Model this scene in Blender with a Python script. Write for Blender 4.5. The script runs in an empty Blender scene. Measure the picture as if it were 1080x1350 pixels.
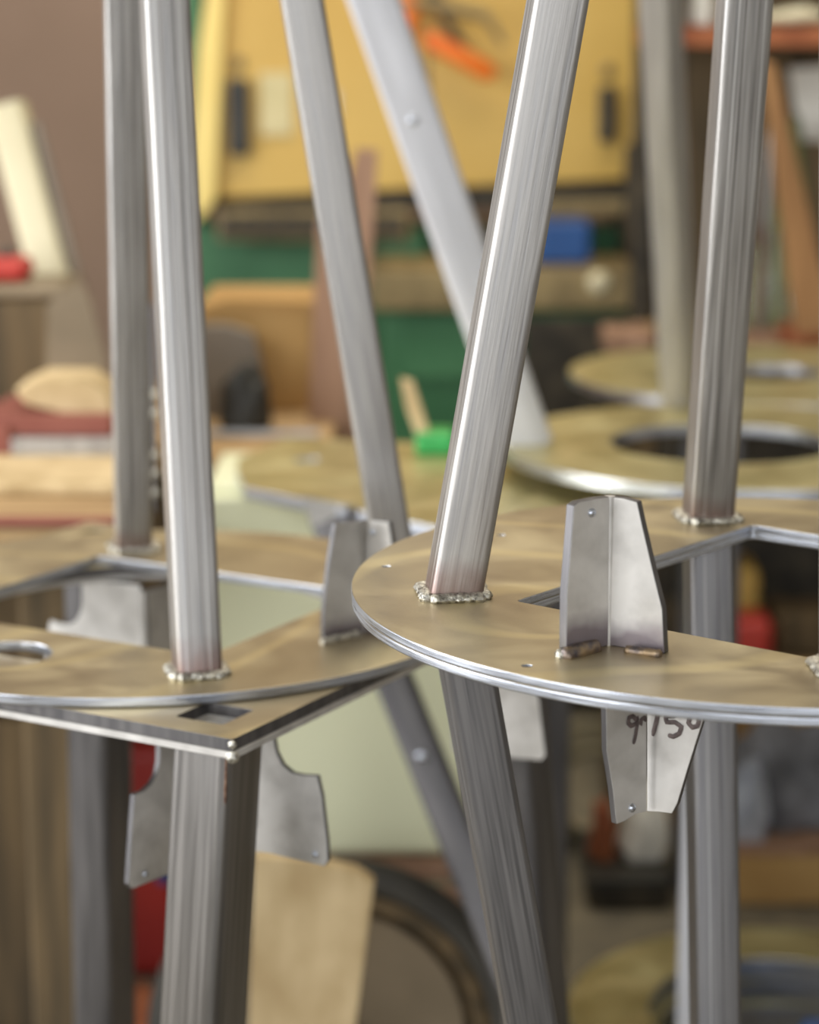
import bpy, bmesh, math, random
from mathutils import Vector, Matrix
R = math.radians
random.seed(7)
COL = bpy.context.scene.collection
SC = bpy.context.scene

# ---------------------------------------------------------------- camera, world, lights
EYE = Vector((0, 0, 1.217)); PITCH = R(12); F = 3000.0
cam = bpy.data.cameras.new('camera'); camo = bpy.data.objects.new('camera', cam); COL.objects.link(camo)
camo.location = EYE; camo.rotation_euler = (R(90) - PITCH, 0, 0)
cam.sensor_fit = 'VERTICAL'; cam.sensor_height = 36; cam.lens = F / 1350 * 36
cam.clip_start = .05; cam.clip_end = 60
cam.dof.use_dof = True; cam.dof.focus_distance = 1.25; cam.dof.aperture_fstop = 80 / 17
SC.camera = camo
SC.view_settings.view_transform = 'Standard'; SC.view_settings.look = 'None'
SC.view_settings.exposure = 0.0; SC.view_settings.gamma = 1; SC.view_settings.use_curve_mapping = False
w = bpy.data.worlds.new('world'); SC.world = w; w.use_nodes = True
w.node_tree.nodes['Background'].inputs[0].default_value = (.86, .92, 1, 1)
w.node_tree.nodes['Background'].inputs[1].default_value = 1.6

def area(name, loc, target, sx, sy, power, col):
    l = bpy.data.lights.new(name, 'AREA'); l.shape = 'RECTANGLE'; l.size = sx; l.size_y = sy; l.energy = power; l.color = col
    o = bpy.data.objects.new(name, l); COL.objects.link(o); o.location = loc
    o.rotation_euler = (Vector(target) - Vector(loc)).to_track_quat('-Z', 'Y').to_euler()
area('daylight_door', (.2, -3.6, 1.7), (.1, 2.5, .9), 4.4, 3.2, 52, (.96, .97, 1))
area('side_fill_front', (-2.42, -.5, 1.5), (0, 1.2, .9), 1.4, 2.1, 55, (.95, .97, 1))  # added unseen source, placed to brighten the left-facing steel faces
area('side_fill_left', (-2.42, 1.6, 1.5), (0, 1.55, 1.1), 1.4, 2.1, 78, (.95, .97, 1))  # added unseen source, placed to put bright left edges on the tubes
area('overhead_fill', (.1, 3.2, 3.2), (.1, 3.3, 0), 2.6, 1.6, 66, (1, .93, .8))  # added overhead fill that brightens the background, no lamp in view

# ---------------------------------------------------------------- projection helpers (pixel of the photo to a point of the place)
CP, SP = math.cos(PITCH), math.sin(PITCH)
def ray(px, py):
    x = (px - 540) / F; z = -(py - 675) / F
    return Vector((x, CP + SP * z, -SP + CP * z))
def onz(px, py, z): r = ray(px, py); return EYE + r * ((z - EYE.z) / r.z)
def ony(px, py, y): r = ray(px, py); return EYE + r * (y / r.y)
def onpl(px, py, p, n): r = ray(px, py); return EYE + r * ((Vector(p) - EYE).dot(n) / r.dot(n))

# ---------------------------------------------------------------- materials
def lin(c):
    return tuple((v / 255 / 12.92 if v / 255 <= .04045 else ((v / 255 + .055) / 1.055) ** 2.4) for v in c) + (1,)
def mat(name, c1, c2=None, rough=.6, metal=0, scale=(8, 8, 8), bump=.1, rough2=None, detail=6, dist=.0, lo=.35, hi=.65, c3=None):
    m = bpy.data.materials.new(name); m.use_nodes = True; nt = m.node_tree; N = nt.nodes; L = nt.links
    b = N['Principled BSDF']; b.inputs['Metallic'].default_value = metal; b.inputs['Roughness'].default_value = rough
    tc = N.new('ShaderNodeTexCoord'); mp = N.new('ShaderNodeMapping'); mp.inputs['Scale'].default_value = scale
    no = N.new('ShaderNodeTexNoise'); no.inputs['Scale'].default_value = 1; no.inputs['Detail'].default_value = detail; no.inputs['Distortion'].default_value = dist
    L.new(tc.outputs['Object'], mp.inputs['Vector']); L.new(mp.outputs[0], no.inputs['Vector'])
    cr = N.new('ShaderNodeValToRGB'); cr.color_ramp.elements[0].position = lo; cr.color_ramp.elements[1].position = hi
    cr.color_ramp.elements[0].color = lin(c1); cr.color_ramp.elements[1].color = lin(c2 or tuple(min(255, v * 1.25) for v in c1))
    if c3:
        e = cr.color_ramp.elements.new((lo + hi) / 2); e.color = lin(c3)
    L.new(no.outputs['Fac'], cr.inputs['Fac']); L.new(cr.outputs[0], b.inputs['Base Color'])
    if rough2 is not None:
        mr = N.new('ShaderNodeMapRange'); mr.inputs['From Min'].default_value = lo; mr.inputs['From Max'].default_value = hi
        mr.inputs['To Min'].default_value = rough; mr.inputs['To Max'].default_value = rough2
        L.new(no.outputs['Fac'], mr.inputs['Value']); L.new(mr.outputs[0], b.inputs['Roughness'])
    if bump:
        bp = N.new('ShaderNodeBump'); bp.inputs['Strength'].default_value = bump; bp.inputs['Distance'].default_value = .002
        L.new(no.outputs['Fac'], bp.inputs['Height']); L.new(bp.outputs[0], b.inputs['Normal'])
    return m
def heat(m, zc, col=(120, 78, 66), h=.035):
    """heat tint left by the welding torch next to the joint (a lasting discolouration of the steel)"""
    nt = m.node_tree; N = nt.nodes; L = nt.links; b = N['Principled BSDF']
    src = b.inputs['Base Color'].links[0].from_socket
    g = N.new('ShaderNodeTexCoord'); sx = N.new('ShaderNodeSeparateXYZ'); L.new(g.outputs['Object'], sx.inputs[0])
    no = N.new('ShaderNodeTexNoise'); no.inputs['Scale'].default_value = 60; L.new(g.outputs['Object'], no.inputs['Vector'])
    ma = N.new('ShaderNodeMath'); ma.operation = 'MULTIPLY_ADD'; ma.inputs[1].default_value = .02; L.new(no.outputs['Fac'], ma.inputs[0]); L.new(sx.outputs['Z'], ma.inputs[2])
    mr = N.new('ShaderNodeMapRange'); mr.inputs['From Min'].default_value = zc + .01; mr.inputs['From Max'].default_value = zc + h
    mr.inputs['To Min'].default_value = .75; mr.inputs['To Max'].default_value = 0
    L.new(ma.outputs[0], mr.inputs['Value'])
    mx = N.new('ShaderNodeMix'); mx.data_type = 'RGBA'; mx.inputs['B'].default_value = lin(col)
    L.new(mr.outputs[0], mx.inputs['Factor']); L.new(src, mx.inputs['A']); L.new(mx.outputs['Result'], b.inputs['Base Color'])
    return m
M = {}
M['tube'] = heat(mat('mill_steel_tube', (146, 143, 140), (178, 174, 169),   .36, .85, (420, 420, 12), .12, .5, c3=(162, 158, 153)), 0)
def seams(m, lines):
    """drawing lines left along the tube by the mill"""
    nt = m.node_tree; N = nt.nodes; L = nt.links; b = N['Principled BSDF']
    tc = N.new('ShaderNodeTexCoord'); sx = N.new('ShaderNodeSeparateXYZ'); L.new(tc.outputs['Object'], sx.inputs[0])
    no = N.new('ShaderNodeTexNoise'); no.inputs['Scale'].default_value = 14; L.new(tc.outputs['Object'], no.inputs['Vector'])
    for y0, wd, col, k in lines:
        a = N.new('ShaderNodeMath'); a.operation = 'SUBTRACT'; a.inputs[1].default_value = y0; L.new(sx.outputs['Y'], a.inputs[0])
        c = N.new('ShaderNodeMath'); c.operation = 'ABSOLUTE'; L.new(a.outputs[0], c.inputs[0])
        r_ = N.new('ShaderNodeMapRange'); r_.inputs['From Min'].default_value = wd * .4; r_.inputs['From Max'].default_value = wd
        r_.inputs['To Min'].default_value = k; r_.inputs['To Max'].default_value = 0; L.new(c.outputs[0], r_.inputs['Value'])
        mu = N.new('ShaderNodeMath'); mu.operation = 'MULTIPLY'; L.new(r_.outputs[0], mu.inputs[0]); L.new(no.outputs['Fac'], mu.inputs[1])
        src = b.inputs['Base Color'].links[0].from_socket
        mx = N.new('ShaderNodeMix'); mx.data_type = 'RGBA'; mx.inputs['B'].default_value = lin(col)
        L.new(mu.outputs[0], mx.inputs['Factor']); L.new(src, mx.inputs['A']); L.new(mx.outputs['Result'], b.inputs['Base Color'])
seams(M['tube'], ((.0025, .0007, (84, 78, 74), 1.3), (.0065, .0006, (225, 222, 218), 1.2), (-.006, .0009, (104, 98, 94), .9), (-.0095, .0006, (220, 218, 214), .8)))
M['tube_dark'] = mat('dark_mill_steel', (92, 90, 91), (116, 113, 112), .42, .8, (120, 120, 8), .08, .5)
M['tube_lower_shaded'] = mat('shaded_lower_leg_steel', (106, 104, 104), (132, 129, 127), .36, .82, (420, 420, 10), .08, .48)  # darker copy of the tube steel, floor-reflection shade painted into the colour
seams(M['tube_lower_shaded'], ((.0025, .0007, (64, 60, 58), 1.2), (-.006, .0008, (178, 176, 172), .9)))
M['tube_post'] = mat('square_post_steel', (122, 119, 116), (148, 144, 140), .30, .88, (260, 260, 6), .06, .38)
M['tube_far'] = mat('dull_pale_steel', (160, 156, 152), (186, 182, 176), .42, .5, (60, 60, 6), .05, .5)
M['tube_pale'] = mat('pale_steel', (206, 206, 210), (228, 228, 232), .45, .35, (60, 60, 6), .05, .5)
M['bracket_foot'] = heat(mat('grey_sheet_steel_heated', (184, 180, 174), (212, 208, 202), .45, .5, (45, 45, 45), .12, .58), -.042, (104, 88, 98), .024)
M['edge'] = mat('cut_steel_edge', (178, 182, 192), (214, 218, 226), .26, .95, (30, 30, 900), .03, .34)
M['bracket'] = mat('grey_sheet_steel', (184, 180, 174), (212, 208, 202), .45, .5, (45, 45, 45), .12, .55)
M['weld'] = mat('weld_metal', (150, 146, 138), (232, 228, 214), .25, .9, (350, 350, 350), .8, .5)
M['weld_burnt'] = mat('burnt_weld_metal', (84, 82, 90), (160, 138, 108), .32, .85, (120, 120, 120), .8, .5)
M['scorch'] = mat('scorched_scale', (88, 62, 50), (140, 108, 84), .6, .5, (200, 200, 200), .5)
M['hole'] = mat('dark_hole', (38, 34, 32), (58, 50, 46), .7, .2)
M['ink'] = mat('marker_ink', (70, 58, 56), (104, 90, 86), .6, 0, (300, 300, 300), 0)
def plate_mat(name, c1, c2, c3):
    m = mat(name, c1, c2, .34, .78, (9, 9, 9), .0, .46, 5, 1.6, .3, .72, c3)
    nt = m.node_tree; N = nt.nodes; L = nt.links; b = N['Principled BSDF']
    src = b.inputs['Base Color'].links[0].from_socket
    tc = N.new('ShaderNodeTexCoord'); wv = N.new('ShaderNodeTexWave'); wv.wave_type = 'RINGS'; wv.rings_direction = 'Z'
    wv.inputs['Scale'].default_value = 3.2; wv.inputs['Distortion'].default_value = 9; wv.inputs['Detail'].default_value = 2; wv.inputs['Detail Scale'].default_value = .8
    mp = N.new('ShaderNodeMapping'); mp.inputs['Location'].default_value = (.14, .09, 0); L.new(tc.outputs['Object'], mp.inputs[0]); L.new(mp.outputs[0], wv.inputs['Vector'])
    cr = N.new('ShaderNodeValToRGB'); cr.color_ramp.elements[0].position = .86; cr.color_ramp.elements[0].color = (0, 0, 0, 1)
    cr.color_ramp.elements[1].position = 1; cr.color_ramp.elements[1].color = (.45, .45, .45, 1); L.new(wv.outputs['Fac'], cr.inputs[0])
    mx = N.new('ShaderNodeMix'); mx.data_type = 'RGBA'; mx.inputs['B'].default_value = lin((226, 210, 160))
    L.new(cr.outputs[0], mx.inputs['Factor']); L.new(src, mx.inputs['A']); L.new(mx.outputs['Result'], b.inputs['Base Color'])
    n2 = N.new('ShaderNodeTexNoise'); n2.inputs['Scale'].default_value = 420; L.new(tc.outputs['Object'], n2.inputs['Vector'])
    bp = N.new('ShaderNodeBump'); bp.inputs['Strength'].default_value = .12; bp.inputs['Distance'].default_value = .001
    L.new(n2.outputs['Fac'], bp.inputs['Height']); L.new(bp.outputs[0], b.inputs['Normal'])
    return m
M['plate'] = plate_mat('brushed_oily_plate', (166, 152, 124), (206, 193, 158), (184, 170, 138))
M['plate_far'] = plate_mat('brushed_plate_far', (178, 168, 116), (214, 208, 160), (196, 186, 136))
M['wall'] = mat('brown_plaster', (148, 124, 106), (164, 138, 120), .9, 0, (1.5, 1.5, 1.5), .05)
M['side'] = mat('grey_plaster', (150, 146, 138), (168, 162, 152), .9, 0, (2, 2, 2), .05)
M['floor'] = mat('dusty_floor', (96, 90, 78), (140, 130, 108), .85, 0, (14, 14, 14), .5, lo=.3, hi=.7)
M['ceiling'] = mat('ceiling_paint', (150, 148, 140), None, .9)
M['yellow'] = mat('yellow_machine_paint', (196, 158, 74), (210, 174, 92), .45, 0, (3, 3, 3), .02)
M['yellow_light'] = mat('light_yellow_paint', (238, 208, 118), (246, 220, 136), .45, 0, (3, 3, 3), .02)
M['green'] = mat('green_machine_paint', (50, 100, 62), (74, 126, 84), .45, 0, (4, 4, 4), .02)
M['dark'] = mat('dark_greasy_steel', (46, 42, 34), (78, 70, 56), .6, .3, (20, 20, 20), .2)
M['black'] = mat('black_plastic', (34, 34, 30), (54, 52, 46), .5, 0)
M['tan_steel'] = mat('worn_tan_steel', (120, 104, 72), (160, 140, 98), .5, .4, (20, 3, 20), .1)
M['wood'] = mat('worn_wood', (150, 118, 78), (196, 164, 118), .75, 0, (3, 40, 40), .3)
M['wood_v'] = mat('upright_wood', (128, 90, 52), (168, 124, 78), .75, 0, (40, 40, 3), .3)
M['wood_pale'] = mat('pale_wood', (182, 156, 112), (218, 194, 150), .75, 0, (22, 22, 10), .3, detail=8)
M['wood_dark'] = mat('dark_wood', (70, 58, 38), (112, 92, 62), .8, 0, (30, 30, 3), .3)
M['wood_rose'] = mat('reddish_wood', (142, 108, 84), (170, 134, 108), .75, 0, (30, 30, 3), .3)
M['cream'] = mat('cream_enamel', (230, 230, 192), (236, 236, 200), .4, 0, (2, 2, 2), .01)
M['card'] = mat('cardboard', (172, 132, 76), (194, 156, 98), .85, 0, (5, 5, 5), .05)
M['card_grey'] = mat('greyed_card', (122, 112, 100), (140, 128, 112), .8, 0, (5, 5, 5), .05)
M['red'] = mat('red_plastic', (164, 42, 34), (184, 56, 44), .45, 0)
M['red_dark'] = mat('dark_red_paint', (140, 30, 22), (168, 42, 30), .5, 0)
M['red_card'] = mat('faded_red_card', (124, 62, 50), (142, 82, 68), .7, 0)
M['white'] = mat('white_paper', (208, 204, 192), (226, 222, 210), .7, 0)
M['label'] = mat('machine_label', (200, 186, 136), (214, 200, 152), .6, 0)
M['orange'] = mat('orange_plastic', (240, 112, 28), (250, 130, 44), .4, 0)
M['blue'] = mat('blue_plastic', (24, 66, 124), (34, 80, 140), .4, 0)
M['olive'] = mat('olive_cloth', (96, 106, 66), (120, 128, 84), .9, 0, (20, 20, 20), .3)
M['greycloth'] = mat('grey_cloth', (80, 80, 82), (130, 130, 134), .9, 0, (14, 14, 14), .4)
M['greyshine'] = mat('grey_plastic_sheet', (130, 134, 142), (196, 200, 208), .35, 0, (14, 14, 14), .4)
M['hose'] = mat('olive_rubber_hose', (104, 96, 72), (134, 124, 96), .6, 0)
M['cream_paint'] = mat('cream_painted_angle', (206, 196, 160), (226, 216, 182), .5, 0, (4, 4, 4), .05)
M['greenplastic'] = mat('bright_green_plastic', (40, 150, 70), (60, 170, 90), .4, 0)
M['rust'] = mat('rusty_iron', (130, 70, 42), (170, 104, 66), .8, .2, (20, 20, 20), .3)
M['rubber'] = mat('black_rubber', (52, 50, 46), (72, 68, 60), .75, 0)
M['hub'] = mat('brown_painted_steel', (120, 106, 84), (140, 124, 100), .6, .2)
M['dust'] = mat('sawdust', (150, 122, 70), (196, 166, 104), .95, 0, (60, 60, 60), .5)
def glass(name, c):
    m = mat(name, c, None, .08, 0, bump=0); b = m.node_tree.nodes['Principled BSDF']; b.inputs['Transmission Weight'].default_value = .8; return m
M['bottle'] = glass('bottle_glass', (196, 206, 170))

# ---------------------------------------------------------------- mesh helpers
def finish(bm, name, m, parent=None, mtx=None, bevel=0, seg=2, ang=35):
    bmesh.ops.recalc_face_normals(bm, faces=bm.faces)
    for f in bm.faces: f.smooth = True
    for e in bm.edges:
        e.smooth = not (len(e.link_faces) == 2 and e.calc_face_angle(0) > R(ang))
    me = bpy.data.meshes.new(name); bm.to_mesh(me); bm.free(); me.materials.append(M[m] if isinstance(m, str) else m)
    o = bpy.data.objects.new(name, me); COL.objects.link(o)
    if mtx is not None: o.matrix_world = mtx
    if bevel:
        b = o.modifiers.new('bevel', 'BEVEL'); b.width = bevel; b.segments = seg; b.limit_method = 'ANGLE'; b.angle_limit = R(35); b.harden_normals = True
    if parent:
        o.parent = parent; o.matrix_parent_inverse = Matrix.Translation(-parent.location) if parent.type == 'EMPTY' and not parent.parent else parent.matrix_world.inverted()
        if not (parent.type == 'EMPTY'):
            bpy.context.view_layer.update(); o.matrix_parent_inverse = parent.matrix_world.inverted()
    return o
def thing(name, label, cat, loc, group=None):
    o = bpy.data.objects.new(name, None); COL.objects.link(o); o.location = loc; o.empty_display_size = .05
    return tag(o, label, cat, group)
def tag(o, label, cat, group=None, kind=None):
    o['label'] = label; o['category'] = cat
    if group: o['group'] = group
    if kind: o['kind'] = kind
    return o
def struct(o): o['kind'] = 'structure'; return o
def box_bm(lo, hi, bm=None):
    bm = bm or bmesh.new()
    r = bmesh.ops.create_cube(bm, size=1)
    for v in r['verts']: v.co = Vector([lo[i] + (v.co[i] + .5) * (hi[i] - lo[i]) for i in range(3)])
    return bm
def box(name, lo, hi, m, parent=None, bevel=.003, seg=2):
    c = Vector([(a + b) / 2 for a, b in zip(lo, hi)])
    return finish(box_bm(Vector(lo) - c, Vector(hi) - c), name, m, parent, Matrix.Translation(c), bevel, seg)
def rrect(wx, wy, r, n=4):
    pts = []
    for k, (sx, sy) in enumerate(((1, 1), (-1, 1), (-1, -1), (1, -1))):
        for i in range(n + 1):
            a = R(90 * k + 90 * i / n); pts.append((sx * (wx / 2 - r) + r * math.cos(a), sy * (wy / 2 - r) + r * math.sin(a)))
    return pts
def loft(bm, rings, cap=True):
    vs = [[bm.verts.new(p) for p in r] for r in rings]; n = len(vs[0])
    for a, b in zip(vs, vs[1:]):
        for i in range(n): bm.faces.new((a[i], a[(i + 1) % n], b[(i + 1) % n], b[i]))
    if cap: bm.faces.new(vs[0][::-1]); bm.faces.new(vs[-1])
def frame(p0, p1, face):
    """matrix with local z along p0->p1 and local x turned towards the direction 'face'"""
    z = (Vector(p1) - Vector(p0)).normalized(); x = Vector(face); x = (x - z * x.dot(z)).normalized(); y = z.cross(x)
    m = Matrix((x, y, z)).transposed().to_4x4(); m.translation = Vector(p0); return m
def tube(name, p0, p1, wd, face, m, parent=None, r=.004, hollow=True):
    """hollow square steel tube with rounded corners"""
    L = (Vector(p1) - Vector(p0)).length; bm = bmesh.new(); t = .0025
    o = rrect(wd, wd, r); 
    if hollow:
        i = rrect(wd - 2 * t, wd - 2 * t, max(r - t, .001))
        loft(bm, [[(x, y, 0) for x, y in i], [(x, y, 0) for x, y in o], [(x, y, L) for x, y in o], [(x, y, L) for x, y in i], [(x, y, L * .5) for x, y in i]], cap=False)
        # close inside
        n = len(i)
    else: loft(bm, [[(x, y, 0) for x, y in o], [(x, y, L) for x, y in o]])
    return finish(bm, name, m, parent, frame(p0, p1, face), ang=40)
def circle(cx, cy, r, n=96): return [(cx + r * math.cos(2 * math.pi * i / n), cy + r * math.sin(2 * math.pi * i / n)) for i in range(n)]
def plate_bm(loops, z0, z1):
    bm = bmesh.new(); es = []; rings = []
    for lp in loops:
        vs = [bm.verts.new((x, y, z1)) for x, y in lp]; rings.append(vs)
        for i in range(len(vs)): es.append(bm.edges.new((vs[i], vs[(i + 1) % len(vs)])))
    bmesh.ops.triangle_fill(bm, edges=es, use_beauty=True, use_dissolve=False)
    top = list(bm.faces)
    lower = {}
    for vs in rings:
        for v in vs: lower[v] = bm.verts.new((v.co.x, v.co.y, z0))
    for f in top: bm.faces.new([lower[v] for v in f.verts][::-1])
    for vs in rings:
        for i in range(len(vs)):
            a, b = vs[i], vs[(i + 1) % len(vs)]; bm.faces.new((a, b, lower[b], lower[a]))
    return bm
def plate(name, centre, loops, z0, z1, m, parent, bevel=.001, rim=None):
    """flat cut plate (first loop outside, the others holes), loops relative to centre"""
    o = finish(plate_bm(loops, z0 - centre[2], z1 - centre[2]), name, m, parent, Matrix.Translation(centre), bevel, 2)
    if rim:
        o.data.materials.append(M[rim])
        for p in o.data.polygons:
            if abs(p.normal.z) < .5: p.material_index = 1
    return o
def sheet(name, pts, n, th, m, parent, bevel=.0006, holes=()):
    """bent-free sheet part: planar outline pts (world), thickness th along n"""
    n = Vector(n).normalized(); bm = bmesh.new(); c = sum(pts, Vector()) / len(pts)
    a = [bm.verts.new(p - c) for p in pts]; b = [bm.verts.new(p - c + n * th) for p in pts]
    bm.faces.new(a); bm.faces.new(b[::-1]); k = len(a)
    for i in range(k): bm.faces.new((a[i], b[i], b[(i + 1) % k], a[(i + 1) % k]))
    o = finish(bm, name, m, parent, Matrix.Translation(c), bevel, 2)
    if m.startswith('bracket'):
        o.data.materials.append(M['tube_dark'])  # cut edges coloured dark in place of their dark reflection
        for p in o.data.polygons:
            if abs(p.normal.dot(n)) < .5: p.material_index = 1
    return o
def lathe(name, prof, m, parent=None, mtx=None, n=48, closed=False):
    bm = bmesh.new(); rings = []
    for k in range(n):
        a = 2 * math.pi * k / n; rings.append([bm.verts.new((r * math.cos(a), r * math.sin(a), z)) for r, z in prof])
    q = len(prof)
    for k in range(n):
        A, B = rings[k], rings[(k + 1) % n]
        for i in range(q if closed else q - 1): bm.faces.new((A[i], B[i], B[(i + 1) % q], A[(i + 1) % q]))
    if not closed:
        for i in (0, q - 1):
            if prof[i][0] > 1e-5: bm.faces.new([r[i] for r in rings])
    bmesh.ops.remove_doubles(bm, verts=bm.verts, dist=1e-6)
    return finish(bm, name, m, parent, mtx)
def rod(name, pts, rad, m, parent=None, n=10, closed=False, wob=0, flat=1.0, up=None):
    """round rod or bead along a polyline"""
    pts = [Vector(p) for p in pts]; c = sum(pts, Vector()) / len(pts); bm = bmesh.new(); rings = []; K = len(pts)
    for i, p in enumerate(pts):
        if closed: d = (pts[(i + 1) % K] - pts[i - 1]).normalized()
        else: d = (pts[min(i + 1, K - 1)] - pts[max(i - 1, 0)]).normalized()
        u = Vector(up) if up else (Vector((0, 0, 1)) if abs(d.z) < .9 else Vector((1, 0, 0)))
        x = d.cross(u).normalized(); y = x.cross(d); r = rad * (1 + wob * random.uniform(-1, 1))
        if not closed and i in (0, K - 1) and K > 3: r *= .55
        rings.append([p - c + x * r * math.cos(2 * math.pi * j / n) + y * flat * r * math.sin(2 * math.pi * j / n) for j in range(n)])
    if closed: rings.append(rings[0])
    loft(bm, rings, cap=not closed)
    if closed: bmesh.ops.remove_doubles(bm, verts=bm.verts, dist=1e-7)
    return finish(bm, name, m, parent, Matrix.Translation(c), ang=60)
def dome(name, p, n, r, m, parent, flat=.6):
    bm = bmesh.new(); bmesh.ops.create_uvsphere(bm, u_segments=14, v_segments=8, radius=r)
    for v in bm.verts: v.co.z *= flat
    q = Vector(n).to_track_quat('Z', 'Y').to_matrix().to_4x4(); q.translation = Vector(p)
    return finish(bm, name, m, parent, q)
def lump(name, c, sx, sy, sz, m, parent=None, seed=0, amp=.25, flat_base=True):
    """crumpled soft heap"""
    from mathutils import noise
    bm = bmesh.new(); bmesh.ops.create_icosphere(bm, subdivisions=4, radius=1)
    for v in bm.verts:
        k = 1 + amp * noise.noise(v.co * 1.7 + Vector((seed, 0, 0))) + amp * .6 * abs(noise.noise(v.co * 4 + Vector((0, seed, 0))))
        v.co *= k; v.co = Vector((v.co.x * sx, v.co.y * sy, v.co.z * sz))
        if flat_base: v.co.z = max(v.co.z, -.45 * sz)
    lowz = min(v.co.z for v in bm.verts)
    for v in bm.verts: v.co.z -= lowz
    return finish(bm, name, m, parent, Matrix.Translation(Vector(c)), ang=80)
def arc(p, q, n, f):
    return [Vector(p).lerp(Vector(q), i / n) + f(i / n) for i in range(n + 1)]

# ---------------------------------------------------------------- the room
struct(box('floor', (-2.5, -4, -.1), (2.6, 5.4, 0), 'floor', bevel=0))
struct(box('wall_back', (-2.5, 5.25, 0), (2.6, 5.4, 3.6), 'wall', bevel=0))
struct(box('wall_right', (2.6, -4, 0), (2.75, 5.4, 3.6), 'side', bevel=0))
struct(box('ceiling', (-2.65, -4, 3.6), (2.75, 5.4, 3.7), 'ceiling', bevel=0))
# left wall with openings added for the two side fill lights
bm = box_bm((-2.65, -4, 0), (-2.5, 5.4, .42)); box_bm((-2.65, -4, 2.7), (-2.5, 5.4, 3.6), bm)
box_bm((-2.65, -4, .42), (-2.5, -1.22, 2.7), bm); box_bm((-2.65, .22, .42), (-2.5, .88, 2.7), bm); box_bm((-2.65, 2.32, .42), (-2.5, 5.4, 2.7), bm)
struct(finish(bm, 'wall_left', 'side'))
bm = bmesh.new()
for y in (.88, 1.35, 1.82, 2.28): box_bm((-2.62, y, .42), (-2.56, y + .04, 2.7), bm)
for z in (.42, 1.16, 1.90, 2.66): box_bm((-2.62, .88, z), (-2.56, 2.32, z + .04), bm)
struct(finish(bm, 'added_window_1', 'white'))  # unseen frame added around the left side fill
bm = bmesh.new()
for y in (-1.22, -.75, -.28, .18): box_bm((-2.62, y, .42), (-2.56, y + .04, 2.7), bm)
for z in (.42, 1.16, 1.90, 2.66): box_bm((-2.62, -1.22, z), (-2.56, .22, z + .04), bm)
struct(finish(bm, 'added_window_2', 'white'))  # unseen frame added around the front side fill

# ---------------------------------------------------------------- foreground stands
RD = .25
def rot2(x, y, a): return (x * math.cos(a) - y * math.sin(a), x * math.sin(a) + y * math.cos(a))
def rect_hole(la, sa, ang, r=.004):
    return [rot2(x, y, ang) for x, y in rrect(2 * la, 2 * sa, r, 3)]
def weld_ring(c, wd, face, z, parent, m='weld', rad=.0050, sides=(0, 1, 2, 3)):
    """beads of weld along the foot of a tube, one per side"""
    fx = Vector((face[0], face[1], 0)).normalized(); fy = Vector((-fx.y, fx.x, 0))
    h = wd / 2 + .001
    for s in sides:
        d = (fx, fy, -fx, -fy)[s]; e = Vector((-d.y, d.x, 0))
        pts = [Vector((c[0], c[1], z + .0016)) + d * h + e * t * h * .96 + d * random.uniform(-.0006, .0006) for t in [i / 9 - 1 for i in range(19)]]
        rod('weld_bead', pts, rad, m, parent, 8, wob=.12, flat=.65)
def scorch(c, r, z, parent):
    pts = [(c[0] + (r + random.uniform(-.0025, .0025)) * math.cos(a), c[1] + (r + random.uniform(-.0025, .0025)) * math.sin(a)) for a in [i * math.pi / 12 for i in range(24)]]
def radial_leg(cx, cy, z, ang, rr, slope, length, up, parent, wd=.030, m='tube'):
    a = R(ang); d = Vector((math.cos(a), math.sin(a), 0)); p = Vector((cx, cy, z)) + d * rr
    q = p + (Vector((0, 0, up)) - d * slope).normalized() * length
    return tube('upper_leg' if up > 0 else 'lower_leg', p, q, wd, d, m if up > 0 else 'tube_lower_shaded', parent), p, d

# ---- right stand: two plates on top of one another, legs above and below
CR = Vector((.216, 1.291, .9)); ZR = .9
right = thing('round_steel_stand', 'raw steel stand with the round double plate at the right, nearest, sharpest in view', 'metal stand', (CR.x, CR.y, ZR - .01))
hole_r = rect_hole(.130, .095, R(51))
small = lambda px, py, c, z, r=.0026: (lambda p: circle(p.x - c.x, p.y - c.y, r, 12))(onz(px, py, z))
pins = [(509, 746), (661, 705), (695, 877)]
plate('round_plate', CR, [circle(0, 0, RD, 160), hole_r] + [small(*p, CR, ZR) for p in pins], ZR - .0048, ZR, 'plate', right, .0010, 'edge')
plate('backing_plate', CR, [circle(0, 0, RD - .0004, 160), rect_hole(.131, .096, R(51))], ZR - .0100, ZR - .0049, 'plate', right, .0012, 'edge')
for ang, rr in ((-172, .193), (96, .180), (-87.7, .187), (16, .186)):
    o, p, d = radial_leg(CR.x, CR.y, ZR, ang, rr, .17, .62, 1, right)
    weld_ring(p, .030, d, ZR, right)
    if ang == -87.7:   # the nearest leg spreads sideways below the plate
        tube('lower_leg', p - Vector((0, 0, .010)), Vector((p.x + .16, p.y - .02, 0)), .030, d, 'tube', right)
    else: radial_leg(CR.x, CR.y, ZR - .010, ang, rr - .002, .18, .905, -1, right)

def rivet(parent, p, n, r=.0024): dome('rivet', p, n, r, 'edge', parent, .7)
def wing(name, pixels, a, b, towards, th, parent, m='bracket'):
    """one flat wing of a folded bracket: outline read in the vertical plane through a and b"""
    a, b = Vector(a), Vector(b); n = Vector((b.y - a.y, a.x - b.x, 0)).normalized()
    if n.dot(EYE - a) < 0: n = -n
    return sheet(name, [onpl(x, y, a, n) for x, y in pixels], -n, th, m, parent), n
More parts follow.
